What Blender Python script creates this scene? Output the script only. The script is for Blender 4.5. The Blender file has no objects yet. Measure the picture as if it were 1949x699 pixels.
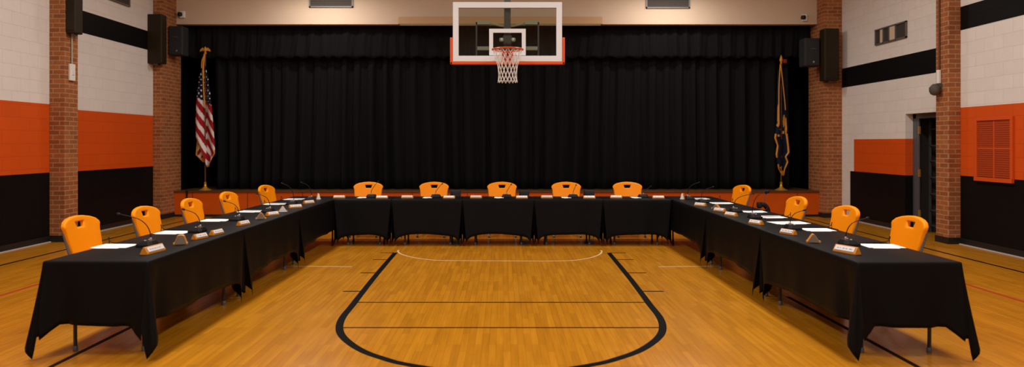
import bpy, bmesh, math, random
from mathutils import Vector, Matrix
R = math.radians
PI = math.pi
rnd = random.Random(7)
scn = bpy.context.scene
COL = scn.collection

# ------------------------------------------------------------------ materials
def nodes(name):
    m = bpy.data.materials.new(name); m.use_nodes = True
    nt = m.node_tree
    return m, nt, nt.nodes['Principled BSDF']

def mat(name, col, rough=0.6, metal=0.0, spec=0.5, noise=0.0, nscale=20.0, bump=0.0, coat=0.0, sheen=0.0):
    m, nt, b = nodes(name)
    b.inputs['Base Color'].default_value = (*col, 1)
    b.inputs['Roughness'].default_value = rough
    b.inputs['Metallic'].default_value = metal
    b.inputs['Specular IOR Level'].default_value = spec
    b.inputs['Coat Weight'].default_value = coat
    b.inputs['Sheen Weight'].default_value = sheen
    if noise or bump:
        tc = nt.nodes.new('ShaderNodeTexCoord')
        n = nt.nodes.new('ShaderNodeTexNoise'); n.inputs['Scale'].default_value = nscale
        n.inputs['Detail'].default_value = 4
        nt.links.new(tc.outputs['Object'], n.inputs['Vector'])
        if noise:
            mx = nt.nodes.new('ShaderNodeMix'); mx.data_type = 'RGBA'
            mx.inputs[6].default_value = (*[c * (1 - noise) for c in col], 1)
            mx.inputs[7].default_value = (*[min(1, c * (1 + noise)) for c in col], 1)
            nt.links.new(n.outputs['Fac'], mx.inputs[0])
            nt.links.new(mx.outputs[2], b.inputs['Base Color'])
        if bump:
            bp = nt.nodes.new('ShaderNodeBump'); bp.inputs['Strength'].default_value = bump
            bp.inputs['Distance'].default_value = 0.01
            nt.links.new(n.outputs['Fac'], bp.inputs['Height'])
            nt.links.new(bp.outputs['Normal'], b.inputs['Normal'])
    return m

def masonry(name, c1, c2, mortar, bw, rh, ms, rough, bump, noise=0.15, spec=0.4):
    """courses of brick or block on vertical faces; runs along x+y, courses along z"""
    m, nt, b = nodes(name)
    tc = nt.nodes.new('ShaderNodeTexCoord')
    sp = nt.nodes.new('ShaderNodeSeparateXYZ'); nt.links.new(tc.outputs['Object'], sp.inputs[0])
    ad = nt.nodes.new('ShaderNodeMath'); ad.operation = 'ADD'
    nt.links.new(sp.outputs[0], ad.inputs[0]); nt.links.new(sp.outputs[1], ad.inputs[1])
    cb = nt.nodes.new('ShaderNodeCombineXYZ')
    nt.links.new(ad.outputs[0], cb.inputs[0]); nt.links.new(sp.outputs[2], cb.inputs[1])
    br = nt.nodes.new('ShaderNodeTexBrick')
    nt.links.new(cb.outputs[0], br.inputs['Vector'])
    br.inputs['Color1'].default_value = (*c1, 1); br.inputs['Color2'].default_value = (*c2, 1)
    br.inputs['Mortar'].default_value = (*mortar, 1)
    br.inputs['Scale'].default_value = 1; br.inputs['Brick Width'].default_value = bw
    br.inputs['Row Height'].default_value = rh; br.inputs['Mortar Size'].default_value = ms
    br.inputs['Mortar Smooth'].default_value = 0.2
    n = nt.nodes.new('ShaderNodeTexNoise'); n.inputs['Scale'].default_value = 9; n.inputs['Detail'].default_value = 5
    nt.links.new(tc.outputs['Object'], n.inputs['Vector'])
    mr = nt.nodes.new('ShaderNodeMapRange'); mr.inputs[3].default_value = 1 - noise; mr.inputs[4].default_value = 1 + noise
    nt.links.new(n.outputs['Fac'], mr.inputs[0])
    mx = nt.nodes.new('ShaderNodeMix'); mx.data_type = 'RGBA'; mx.blend_type = 'MULTIPLY'; mx.inputs[0].default_value = 1
    nt.links.new(br.outputs['Color'], mx.inputs[6]); nt.links.new(mr.outputs[0], mx.inputs[7])
    nt.links.new(mx.outputs[2], b.inputs['Base Color'])
    bp = nt.nodes.new('ShaderNodeBump'); bp.invert = True
    bp.inputs['Strength'].default_value = bump; bp.inputs['Distance'].default_value = 0.01
    nt.links.new(br.outputs['Fac'], bp.inputs['Height']); nt.links.new(bp.outputs['Normal'], b.inputs['Normal'])
    b.inputs['Roughness'].default_value = rough; b.inputs['Specular IOR Level'].default_value = spec
    return m

def floor_wood():
    m, nt, b = nodes('maple_strip_floor')
    tc = nt.nodes.new('ShaderNodeTexCoord')
    sp = nt.nodes.new('ShaderNodeSeparateXYZ'); nt.links.new(tc.outputs['Object'], sp.inputs[0])
    cb = nt.nodes.new('ShaderNodeCombineXYZ')
    nt.links.new(sp.outputs[1], cb.inputs[0]); nt.links.new(sp.outputs[0], cb.inputs[1])
    br = nt.nodes.new('ShaderNodeTexBrick'); nt.links.new(cb.outputs[0], br.inputs['Vector'])
    br.offset = 0.37; br.offset_frequency = 3; br.squash = 1.0
    br.inputs['Color1'].default_value = (0.52, 0.215, 0.011, 1)
    br.inputs['Color2'].default_value = (0.41, 0.160, 0.007, 1)
    br.inputs['Mortar'].default_value = (0.24, 0.088, 0.005, 1)
    br.inputs['Scale'].default_value = 1; br.inputs['Brick Width'].default_value = 0.52
    br.inputs['Row Height'].default_value = 0.058; br.inputs['Mortar Size'].default_value = 0.0009
    br.inputs['Bias'].default_value = -0.2
    mp = nt.nodes.new('ShaderNodeMapping'); mp.inputs['Scale'].default_value = (28, 1.6, 1)
    nt.links.new(tc.outputs['Object'], mp.inputs[0])
    n = nt.nodes.new('ShaderNodeTexNoise'); n.inputs['Scale'].default_value = 1; n.inputs['Detail'].default_value = 6
    nt.links.new(mp.outputs[0], n.inputs['Vector'])
    mr = nt.nodes.new('ShaderNodeMapRange'); mr.inputs[3].default_value = 0.72; mr.inputs[4].default_value = 1.25
    nt.links.new(n.outputs['Fac'], mr.inputs[0])
    mx = nt.nodes.new('ShaderNodeMix'); mx.data_type = 'RGBA'; mx.blend_type = 'MULTIPLY'; mx.inputs[0].default_value = 1
    nt.links.new(br.outputs['Color'], mx.inputs[6]); nt.links.new(mr.outputs[0], mx.inputs[7])
    nt.links.new(mx.outputs[2], b.inputs['Base Color'])
    n2 = nt.nodes.new('ShaderNodeTexNoise'); n2.inputs['Scale'].default_value = 1.3
    nt.links.new(tc.outputs['Object'], n2.inputs['Vector'])
    m2 = nt.nodes.new('ShaderNodeMapRange'); m2.inputs[3].default_value = 0.16; m2.inputs[4].default_value = 0.30
    nt.links.new(n2.outputs['Fac'], m2.inputs[0]); nt.links.new(m2.outputs[0], b.inputs['Roughness'])
    b.inputs['Specular IOR Level'].default_value = 0.35
    return m

def glass_mat():
    m, nt, b = nodes('clear_glass')
    out = nt.nodes['Material Output']
    tr = nt.nodes.new('ShaderNodeBsdfTransparent'); tr.inputs[0].default_value = (0.92, 0.95, 0.93, 1)
    gl = nt.nodes.new('ShaderNodeBsdfGlossy'); gl.inputs['Roughness'].default_value = 0.05
    fr = nt.nodes.new('ShaderNodeFresnel'); fr.inputs[0].default_value = 1.4
    mx = nt.nodes.new('ShaderNodeMixShader')
    nt.links.new(fr.outputs[0], mx.inputs[0]); nt.links.new(tr.outputs[0], mx.inputs[1]); nt.links.new(gl.outputs[0], mx.inputs[2])
    nt.links.new(mx.outputs[0], out.inputs[0]); nt.nodes.remove(b)
    return m

def emit(name, col, s):
    m, nt, b = nodes(name)
    b.inputs['Base Color'].default_value = (*col, 1)
    b.inputs['Emission Color'].default_value = (*col, 1); b.inputs['Emission Strength'].default_value = s
    return m

M = {}
M['floor'] = floor_wood()
M['brick'] = masonry('orange_brick', (0.34, 0.105, 0.026), (0.24, 0.066, 0.016), (0.36, 0.22, 0.115), 0.215, 0.077, 0.008, 0.8, 0.5, 0.25)
def cmu(n, c, rough=0.5, k=0.8, spec=0.4):
    return masonry(n, c, tuple(x * 0.96 for x in c), tuple(x * k for x in c), 0.405, 0.203, 0.006, rough, 0.35, 0.05, spec)
M['white'] = cmu('white_painted_block', (0.715, 0.675, 0.64), k=0.88)
M['orange'] = cmu('orange_painted_block', (0.60, 0.075, 0.003), k=0.85)
M['blackwall'] = cmu('black_painted_block', (0.0042, 0.0042, 0.0046), 0.5, spec=0.1)
M['tan'] = mat('tan_plaster', (0.56, 0.43, 0.32), 0.85, noise=0.05, nscale=3)
M['base'] = mat('black_vinyl_base', (0.006, 0.006, 0.006), 0.5)
M['cloth'] = mat('black_table_linen', (0.0042, 0.0043, 0.0050), 0.5, spec=0.09, bump=0.1, nscale=300)
M['curtain'] = mat('black_velour', (0.0075, 0.0075, 0.0082), 0.9, spec=0.04, bump=0.1, nscale=120)
M['darkcurtain'] = mat('black_masking_cloth', (0.004, 0.004, 0.004), 0.95, spec=0.1)
M['stage'] = mat('orange_stage_panel', (0.56, 0.084, 0.003), 0.5, spec=0.2, noise=0.12, nscale=4)
M['stagetop'] = mat('stage_floor_board', (0.085, 0.036, 0.005), 0.5, noise=0.2, nscale=6)
M['chair'] = mat('orange_yellow_plastic', (0.93, 0.285, 0.002), 0.42, spec=0.14, bump=0.03, nscale=400)
M['steel'] = mat('grey_steel_tube', (0.13, 0.13, 0.145), 0.4, metal=0.5)
M['tablemetal'] = mat('dark_steel_leg', (0.035, 0.035, 0.038), 0.4, metal=0.5)
M['cap'] = mat('pale_foot_cap', (0.10, 0.105, 0.12), 0.4)
M['tabletop'] = mat('grey_table_plastic', (0.35, 0.34, 0.32), 0.6)
M['paper'] = mat('white_paper', (0.93, 0.93, 0.95), 0.7)
M['ink'] = mat('grey_print', (0.30, 0.30, 0.33), 0.8)
M['oak'] = mat('golden_oak', (0.60, 0.225, 0.014), 0.45, noise=0.15, nscale=30)
M['plate'] = mat('brushed_silver_plate', (0.68, 0.69, 0.74), 0.4)
M['smoke'] = mat('taupe_plate', (0.20, 0.155, 0.115), 0.5)
M['blackplastic'] = mat('black_plastic', (0.007, 0.007, 0.008), 0.5, spec=0.2)
M['chrome'] = mat('chrome', (0.45, 0.45, 0.45), 0.35, metal=1)
M['line_black'] = mat('black_court_paint', (0.0025, 0.0025, 0.0025), 0.6, spec=0.05)
M['line_brown'] = mat('dark_brown_court_paint', (0.018, 0.007, 0.003), 0.6, spec=0.05)
M['line_white'] = mat('cream_court_paint', (0.75, 0.55, 0.33), 0.35)
M['line_red'] = mat('red_court_paint', (0.42, 0.045, 0.012), 0.35)
M['bbwhite'] = mat('white_enamel', (0.80, 0.86, 0.93), 0.5, spec=0.3)
M['bborange'] = mat('orange_foam_pad', (0.72, 0.085, 0.004), 0.55)
M['rim'] = mat('red_orange_rim_paint', (0.62, 0.070, 0.012), 0.35)
M['net'] = mat('white_net_cord', (0.74, 0.72, 0.70), 0.8)
M['mount'] = mat('grey_green_mount_paint', (0.36, 0.39, 0.31), 0.45, metal=0.1)
M['mast'] = mat('dark_grey_mast_paint', (0.09, 0.085, 0.08), 0.5, metal=0.3)
M['glass'] = glass_mat()
M['bronze'] = mat('dark_bronze_cabinet', (0.017, 0.010, 0.003), 0.55, spec=0.25, noise=0.2, nscale=12)
M['speaker'] = mat('black_speaker_cloth', (0.010, 0.011, 0.013), 0.7)
M['brass'] = mat('polished_brass', (0.70, 0.36, 0.05), 0.3, metal=0.6)
M['gold'] = mat('gold_fringe', (0.50, 0.20, 0.010), 0.6)
M['woodpole'] = mat('dark_oak_pole', (0.11, 0.040, 0.010), 0.4)
M['red'] = mat('flag_red', (0.27, 0.006, 0.012), 0.8, spec=0.15)
M['flagwhite'] = mat('flag_white', (0.62, 0.56, 0.56), 0.7)
M['navy'] = mat('flag_navy', (0.0035, 0.0065, 0.020), 0.8, spec=0.15)
M['vent'] = mat('grey_vent_metal', (0.13, 0.12, 0.11), 0.5, metal=0.3)
M['ventdark'] = mat('dark_vent_gap', (0.035, 0.028, 0.022), 0.7)
M['orangevent'] = mat('orange_painted_grille', (0.36, 0.042, 0.004), 0.55, noise=0.15, nscale=60)
M['ventframe'] = mat('orange_painted_frame', (0.58, 0.072, 0.003), 0.5)
M['frame'] = mat('grey_door_steel', (0.10, 0.10, 0.11), 0.4, metal=0.3)
M['shelf'] = mat('dark_shelf_board', (0.05, 0.04, 0.035), 0.6)
M['tub'] = mat('dull_grey_tub', (0.16, 0.16, 0.16), 0.45)
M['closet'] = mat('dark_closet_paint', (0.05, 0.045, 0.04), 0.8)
M['lightbox'] = mat('white_switch_plastic', (0.72, 0.70, 0.66), 0.5)
M['ceiling'] = mat('pale_ceiling_tile', (0.55, 0.50, 0.44), 0.9)
M['screen'] = mat('tan_wood_housing', (0.44, 0.28, 0.13), 0.6)
M['redlamp'] = emit('dim_red_lamp', (0.22, 0.008, 0.005), 0.03)
M['grout'] = mat('pale_floor_seam', (0.45, 0.42, 0.42), 0.7)

# ------------------------------------------------------------------ mesh helpers
class MB:
    def __init__(s): s.bm = bmesh.new()
    def box(s, c, d, rot=None, mi=0):
        m = Matrix.Translation(c)
        if rot: m = m @ rot.to_4x4()
        r = bmesh.ops.create_cube(s.bm, size=1, matrix=m @ Matrix.Diagonal((*d, 1)))
        for f in {f for v in r['verts'] for f in v.link_faces}: f.material_index = mi
        return s
    def b2(s, lo, hi, mi=0):
        return s.box([(a + b) / 2 for a, b in zip(lo, hi)], [abs(b - a) for a, b in zip(lo, hi)], mi=mi)
    def tube(s, pts, r, n=8, closed=False):
        P = [Vector(p) for p in pts]; N = len(P); rings = []
        rr = r if isinstance(r, (list, tuple)) else [r] * N
        up = None
        for i, p in enumerate(P):
            if closed: t = P[(i + 1) % N] - P[i - 1]
            else: t = P[min(i + 1, N - 1)] - P[max(i - 1, 0)]
            t.normalize()
            if up is None:
                up = Vector((0, 0, 1)) if abs(t.z) < 0.9 else Vector((0, 1, 0))
            a = t.cross(up)
            if a.length < 1e-5: a = t.cross(Vector((1, 0, 0)))
            a.normalize(); b = a.cross(t).normalized(); up = b
            rings.append([s.bm.verts.new(p + (a * math.cos(2 * PI * k / n) + b * math.sin(2 * PI * k / n)) * rr[i]) for k in range(n)])
        for i in range(N if closed else N - 1):
            A, B = rings[i], rings[(i + 1) % N]
            for k in range(n): s.bm.faces.new((A[k], A[(k + 1) % n], B[(k + 1) % n], B[k]))
        if not closed:
            s.bm.faces.new(rings[0][::-1]); s.bm.faces.new(rings[-1])
        return s
    def lathe(s, prof, c=(0, 0, 0), n=20):
        c = Vector(c); rings = []
        for r, z in prof:
            rings.append([s.bm.verts.new(c + Vector((r * math.cos(2 * PI * k / n), r * math.sin(2 * PI * k / n), z))) for k in range(n)])
        for A, B in zip(rings, rings[1:]):
            for k in range(n): s.bm.faces.new((A[k], A[(k + 1) % n], B[(k + 1) % n], B[k]))
        s.bm.faces.new(rings[0][::-1]); s.bm.faces.new(rings[-1])
        return s
    def loft(s, sections):
        rings = [[s.bm.verts.new(p) for p in sec] for sec in sections]; n = len(rings[0])
        for A, B in zip(rings, rings[1:]):
            for k in range(n): s.bm.faces.new((A[k], A[(k + 1) % n], B[(k + 1) % n], B[k]))
        s.bm.faces.new(rings[0][::-1]); s.bm.faces.new(rings[-1])
        return s
    def build(s, name, m, parent=None, smooth=False, bevel=0.0, angle=40, seg=2):
        bmesh.ops.recalc_face_normals(s.bm, faces=s.bm.faces)
        me = bpy.data.meshes.new(name); s.bm.to_mesh(me); s.bm.free()
        for x in (m if isinstance(m, (list, tuple)) else [m]): me.materials.append(x)
        if smooth:
            for p in me.polygons: p.use_smooth = True
            me.set_sharp_from_angle(angle=R(angle))
        o = bpy.data.objects.new(name, me); COL.objects.link(o)
        if parent: o.parent = parent
        if bevel:
            b = o.modifiers.new('bevel', 'BEVEL'); b.width = bevel; b.segments = seg; b.limit_method = 'ANGLE'; b.angle_limit = R(35)
        return o

def empty(name, loc=(0, 0, 0), rz=0.0):
    o = bpy.data.objects.new(name, None); COL.objects.link(o)
    o.location = loc; o.rotation_euler = (0, 0, rz); o.empty_display_size = 0.1
    return o
def tag(o, label, cat, group=None, kind=None):
    o['label'] = label; o['category'] = cat
    if group: o['group'] = group
    if kind: o['kind'] = kind
    return o
def struct(o):
    o['kind'] = 'structure'; return o
def copy_tree(o, parent=None):
    c = o.copy(); COL.objects.link(c)
    if parent: c.parent = parent
    for ch in list(o.children): copy_tree(ch, c)
    return c

def plate_mesh(outer, holes, depth, bev, cuts=2, shape=None):
    """filled 2D outline (with holes), thickened along local y, rounded; returns bmesh (x, y, z)"""
    cu = bpy.data.curves.new('outline', 'CURVE'); cu.dimensions = '2D'; cu.fill_mode = 'BOTH'
    cu.extrude = depth / 2 - bev; cu.bevel_depth = bev; cu.bevel_resolution = 2; cu.offset = -bev
    for pts in [outer] + holes:
        sp = cu.splines.new('POLY'); sp.points.add(len(pts) - 1); sp.use_cyclic_u = True
        for p, q in zip(sp.points, pts): p.co = (q[0], q[1], 0, 1)
    ob = bpy.data.objects.new('outline', cu); COL.objects.link(ob)
    dg = bpy.context.evaluated_depsgraph_get()
    me = bpy.data.meshes.new_from_object(ob.evaluated_get(dg))
    bpy.data.objects.remove(ob); bpy.data.curves.remove(cu)
    bm = bmesh.new(); bm.from_mesh(me); bpy.data.meshes.remove(me)
    bmesh.ops.remove_doubles(bm, verts=bm.verts, dist=1e-4)
    if cuts:
        bmesh.ops.triangulate(bm, faces=bm.faces)
        long = [e for e in bm.edges if e.calc_length() > 0.06]
        for _ in range(cuts):
            bmesh.ops.subdivide_edges(bm, edges=long, cuts=1)
            bmesh.ops.triangulate(bm, faces=bm.faces)
            long = [e for e in bm.edges if e.calc_length() > 0.06]
    for v in bm.verts:
        x, z, y = v.co.x, v.co.y, v.co.z
        v.co = (x, y, z)
        if shape: v.co = shape(x, y, z)
    mb = MB(); mb.bm.free(); mb.bm = bm
    return mb

def smooth_poly(ctrl, n=6):
    """closed Catmull-Rom through control points"""
    out = []; N = len(ctrl)
    for i in range(N):
        p0, p1, p2, p3 = ctrl[i - 1], ctrl[i], ctrl[(i + 1) % N], ctrl[(i + 2) % N]
        for k in range(n):
            t = k / n
            out.append(tuple(0.5 * (2 * b + (c - a) * t + (2 * a - 5 * b + 4 * c - d) * t * t + (3 * b - a - 3 * c + d) * t ** 3)
                             for a, b, c, d in zip(p0, p1, p2, p3)))
    return out
def spline(ctrl, n=6):
    out = []; N = len(ctrl)
    for i in range(N - 1):
        p0, p1, p2, p3 = ctrl[max(i - 1, 0)], ctrl[i], ctrl[i + 1], ctrl[min(i + 2, N - 1)]
        for k in range(n):
            t = k / n
            out.append(tuple(0.5 * (2 * b + (c - a) * t + (2 * a - 5 * b + 4 * c - d) * t * t + (3 * b - a - 3 * c + d) * t ** 3)
                             for a, b, c, d in zip(p0, p1, p2, p3)))
    out.append(tuple(ctrl[-1])); return out
def rrect(w, d, r, n=5):
    pts = []
    for cx, cy, a0 in ((w / 2 - r, d / 2 - r, 0), (-w / 2 + r, d / 2 - r, 90), (-w / 2 + r, -d / 2 + r, 180), (w / 2 - r, -d / 2 + r, 270)):
        for k in range(n + 1):
            a = R(a0 + 90 * k / n); pts.append((cx + r * math.cos(a), cy + r * math.sin(a)))
    return pts

# ------------------------------------------------------------------ room shell
XL, XR, CE = -7.5, 7.4, 6.2
fl = struct(MB().b2((XL - 0.3, -7, -0.1), (9.0, 19, 0)).build('floor', M['floor']))
struct(MB().b2((XL - 0.3, -7.2, CE), (9.0, 19.2, CE + 0.1)).build('ceiling', M['ceiling']))
struct(MB().b2((XL - 0.3, -7.2, 0), (9.0, -7.0, CE)).build('wall_near', M['white']))

WM = [M['white'], M['orange'], M['blackwall']]
w = MB()
def lrect(y0, y1, bands):
    for z0, z1, mi in bands: w.b2((XL - 0.15, y0, z0), (XL, y1, z1), mi)
lrect(-7, 11.75, [(0, 1.15, 2), (1.15, 2.28, 1), (2.28, 4.15, 0), (4.15, 4.6, 2), (4.6, CE, 0)])
lrect(15.9, 19, [(0, CE, 2)])
lrect(11.75, 15.9, [(0, 1.14, 2), (1.14, 2.22, 1), (2.22, 3.60, 0), (3.60, 4.0, 2), (4.0, CE, 0)])
struct(w.build('wall_left', WM))
w = MB()
def rrectw(y0, y1, z0, z1, mi, x0=XR): w.b2((x0, y0, z0), (XR + 0.14, y1, z1), mi)
for z0, z1, mi in [(0, 1.11, 2), (1.11, 2.21, 1), (2.21, 3.46, 0), (3.46, 3.84, 2), (3.84, CE, 0)]: rrectw(-7, 11.5, z0, z1, mi)
rrectw(11.5, 12.96, 2.17, 2.84, 0)
rrectw(12.96, 15.02, 0, 1.04, 2); rrectw(12.96, 14.86, 1.04, 1.715, 1)
rrectw(14.86, 15.02, 1.04, 1.715, 0); rrectw(12.96, 15.02, 1.715, 2.17, 0)
rrectw(12.96, 15.02, 2.17, 2.84, 0); rrectw(15.02, 15.9, 0, 2.84, 0)
rrectw(11.5, 15.9, 2.84, 3.26, 2); rrectw(11.5, 15.9, 3.26, CE, 0); rrectw(15.9, 19, 0, CE, 2)
struct(w.build('wall_right', WM))
# wall above the stage opening, black rear wall of the stage
struct(MB().b2((XL, 15.72, 4.29), (XR, 15.9, CE)).build('wall_back', M['tan']))
struct(MB().b2((XL - 0.3, 19, 0), (9, 19.15, CE)).build('wall_far', M['darkcurtain']))

# baseboards
def baseboard(name, lo, hi): return struct(MB().b2(lo, hi).build(name, M['base'], bevel=0.004))
baseboard('baseboard_left', (XL, -7, 0), (XL + 0.012, 15.6, 0.10))
baseboard('baseboard_right', (XR - 0.012, -7, 0), (XR, 11.39, 0.10))
baseboard('baseboard_far', (XR - 0.012, 12.96, 0), (XR, 15.02, 0.10))
struct(MB().b2((XL + 0.012, -7, 0), (XL + 0.035, 15.6, 0.012)).build('trim_1', M['grout']))
struct(MB().b2((XR - 0.035, -7, 0), (XR - 0.012, 11.39, 0.012)).build('trim_2', M['grout']))
struct(MB().b2((XR - 0.035, 12.96, 0), (XR - 0.012, 15.35, 0.012)).build('trim_3', M['grout']))

def column(lo, hi, label):
    c = MB().b2(lo, hi).build('brick_column', M['brick'], bevel=0.006)
    tag(c, label, 'pillar', 'brick pillars')
    e = 0.012
    MB().b2((lo[0] - e, lo[1] - e, 0), (hi[0] + e, hi[1] + e, 0.105)).build('column_base', M['base'], c, bevel=0.004)
    return c
column((XL, 11.63, 0), (-7.25, 12.0, CE), 'brick pillar on the left wall nearest the camera, bronze cabinet and white switch on it')
column((XL, 15.07, 0), (-7.3, 15.95, CE), 'brick pillar at the left end of the stage')
column((7.2, 11.39, 0), (XR, 11.72, CE), 'brick pillar beside the open closet doorway')
column((7.0, 15.38, 0), (XR, 16.15, CE), 'brick pillar at the right end of the stage')

# ------------------------------------------------------------------ closet doorway
d1 = empty('door_1', (7.54, 12.3, 0)); struct(d1)
mb = MB()
mb.b2((0.0, 0.56, 0), (0.06, 0.66, 2.17)); mb.b2((0.0, -0.80, 2.08), (0.06, 0.66, 2.17)); mb.b2((0.0, -0.80, 0), (0.06, -0.70, 2.17))
mb.build('door_frame', M['frame'], d1, bevel=0.004)
MB().b2((0.005, 0.485, 0.0), (0.03, 0.56, 2.08)).build('door_stop', M['frame'], d1, bevel=0.004)
for z in (0.28, 1.02, 1.80):
    MB().b2((-0.006, 0.470, z), (0.03, 0.487, z + 0.14)).build('hinge', M['brass'], d1)
cl = MB()
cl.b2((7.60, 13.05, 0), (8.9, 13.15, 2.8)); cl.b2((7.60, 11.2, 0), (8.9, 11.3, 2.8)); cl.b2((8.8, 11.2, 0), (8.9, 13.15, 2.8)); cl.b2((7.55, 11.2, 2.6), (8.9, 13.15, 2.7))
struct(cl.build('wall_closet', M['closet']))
sh = empty('closet_shelving', (8.25, 12.1, 0))
tag(sh, 'tall dark shelving unit with rows of tubs inside the closet', 'shelf')
SZ = [0.12, 0.40, 0.70, 1.00, 1.30, 1.58, 1.88]
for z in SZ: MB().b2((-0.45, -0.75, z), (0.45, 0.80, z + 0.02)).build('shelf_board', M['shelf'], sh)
for sy in (-0.75, 0.80):
    for sx in (-0.43, 0.43): MB().b2((sx - 0.015, sy - 0.015, 0), (sx + 0.015, sy + 0.015, 2.05)).build('upright', M['frame'], sh)
tub0 = None
for i, z in enumerate(SZ[:-1]):
    for j in range(4):
        y = 12.1 - 0.52 + j * 0.36
        if tub0 is None:
            tub0 = MB().lathe([(0.085, 0), (0.10, 0.01), (0.115, 0.15), (0.12, 0.16), (0.11, 0.165)], n=16).build('storage_tub', M['tub'], smooth=True); o = tub0
        else: o = tub0.copy(); COL.objects.link(o)
        o.location = (7.93, y, z + 0.02)
        tag(o, 'dim grey tub on the dark closet shelving', 'tub', 'tubs on the closet shelves')

# ------------------------------------------------------------------ stage and curtains
st = MB().b2((-7.3, 15.62, 0.0), (7.0, 18.9, 0.545)).build('stage', M['stage'])
tag(st, 'low orange stage with brown top edge across the far end of the gym', 'stage')
MB().b2((-7.3, 15.58, 0.545), (7.0, 18.9, 0.572)).build('stage_deck', M['stagetop'], st, bevel=0.004)
MB().b2((-7.3, 15.60, 0.0), (7.0, 15.62, 0.05)).build('stage_kick', M['base'], st)
x = -6.9
k = 0
while x < 6.8:
    MB().b2((x, 15.616, 0.05), (x + 0.010, 15.621, 0.545)).build('panel_seam', M['base'], st); x += 1.22
def pleated(name, x0, x1, y, z0, z1, amp, wl, seed, m, wav=0.0):
    r = random.Random(seed); bm = bmesh.new()
    xs = []; ph = []; x = x0; p = 0
    step = 0.022; cw = wl; 
    cols = []
    while x <= x1:
        cols.append((x, p)); x += step; p += 2 * PI * step / cw
        if p > 2 * PI: p -= 2 * PI; cw = wl * r.uniform(0.65, 1.5); a_ = r.uniform(0.6, 1.2)
    amps = []
    a = 1.0
    for i, (x, p) in enumerate(cols):
        if i and p < cols[i - 1][1]: a = r.uniform(0.45, 1.25)
        amps.append(a)
    NR = 14; rows = []
    for k in range(NR + 1):
        t = k / NR; z = z1 + (z0 - z1) * t; row = []
        for (x, p), a in zip(cols, amps):
            s = math.sin(p); s = math.copysign(abs(s) ** 0.7, s)
            yy = y - amp * a * s * (0.55 + 0.45 * t) - 0.02 * math.sin(x * 1.7 + 2.0 * t) - 0.010 * math.sin(3 * p + 4 * t)
            zz = z + (wav * math.sin(p) * (1 if k == NR else 0))
            row.append(bm.verts.new((x + 0.03 * math.sin(2.1 * t + x), yy, zz)))
        rows.append(row)
    for A, B in zip(rows, rows[1:]):
        for i in range(len(A) - 1): bm.faces.new((A[i], A[i + 1], B[i + 1], B[i]))
    mb = MB(); mb.bm.free(); mb.bm = bm
    o = mb.build(name, m, smooth=True, angle=180)
    so = o.modifiers.new('thickness', 'SOLIDIFY'); so.thickness = 0.004
    return o
c = pleated('stage_curtain', -6.62, 6.52, 16.20, 0.575, 4.45, 0.085, 0.27, 3, M['curtain'])
tag(c, 'full width black pleated main curtain closing the stage', 'curtain')
c = pleated('stage_valance', -7.25, 6.95, 16.0, 3.58, 4.6, 0.035, 0.30, 5, M['curtain'], 0.02)
tag(c, 'short black pleated valance hanging along the top of the stage', 'curtain')
c = pleated('side_curtain', -7.6, -6.4, 17.4, 0.575, 4.5, 0.05, 0.25, 8, M['darkcurtain'])
tag(c, 'dark side drape in the shadow behind the striped flag', 'curtain')
c = pleated('side_curtain', 6.0, 7.6, 17.4, 0.575, 4.5, 0.05, 0.25, 9, M['darkcurtain'])
tag(c, 'dark side drape in the shadow behind the navy flag', 'curtain')
# projection screen housing on the wall above the stage
s_ = MB().b2((-2.32, 15.50, 4.255), (2.19, 15.72, 4.42)).build('screen_housing', M['screen'], bevel=0.01)
tag(s_, 'long tan projection screen housing on the wall behind the backboard', 'screen')
MB().b2((-2.28, 15.53, 4.235), (2.15, 15.56, 4.257)).build('screen_bar', M['mount'], s_)

# ------------------------------------------------------------------ vents, small wall fixtures
def slat_vent(name, cx, y, z0, z1, wd, label, cat='vent'):
    o = empty(name, (cx, y, z0)); tag(o, label, cat, 'grey vents high on the walls'); h = z1 - z0
    fr = MB()
    for a, b in (((-wd / 2, -0.03, 0), (wd / 2, 0, 0.03)), ((-wd / 2, -0.03, h - 0.03), (wd / 2, 0, h)), ((-wd / 2, -0.03, 0), (-wd / 2 + 0.03, 0, h)), ((wd / 2 - 0.03, -0.03, 0), (wd / 2, 0, h))): fr.b2(a, b)
    fr.build('vent_frame', M['vent'], o)
    MB().b2((-wd / 2 + 0.02, -0.008, 0.02), (wd / 2 - 0.02, -0.002, h - 0.02)).build('vent_backing', M['ventdark'], o)
    n = max(4, int(h / 0.05)); s = MB()
    for i in range(n): s.box((0, -0.018, 0.04 + (h - 0.08) * (i + .5) / n), (wd - 0.05, 0.004, 0.026), Matrix.Rotation(R(35), 3, 'X'))
    s.build('vent_louvers', M['vent'], o)
    return o
slat_vent('wall_vent', -3.84, 15.715, 4.66, 5.25, 0.98, 'grey louvered vent high above the stage, left of the backboard')
slat_vent('wall_vent', 3.67, 15.715, 4.64, 5.25, 0.98, 'grey louvered vent high above the stage, right of the backboard')
v = slat_vent('wall_vent', 0, 0, 0, 0.5, 0.95, 'grey louvered vent high on the left wall above the black stripe')
v.location = (XL + 0.005, 13.62, 4.36); v.rotation_euler = (0, 0, R(90))
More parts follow.
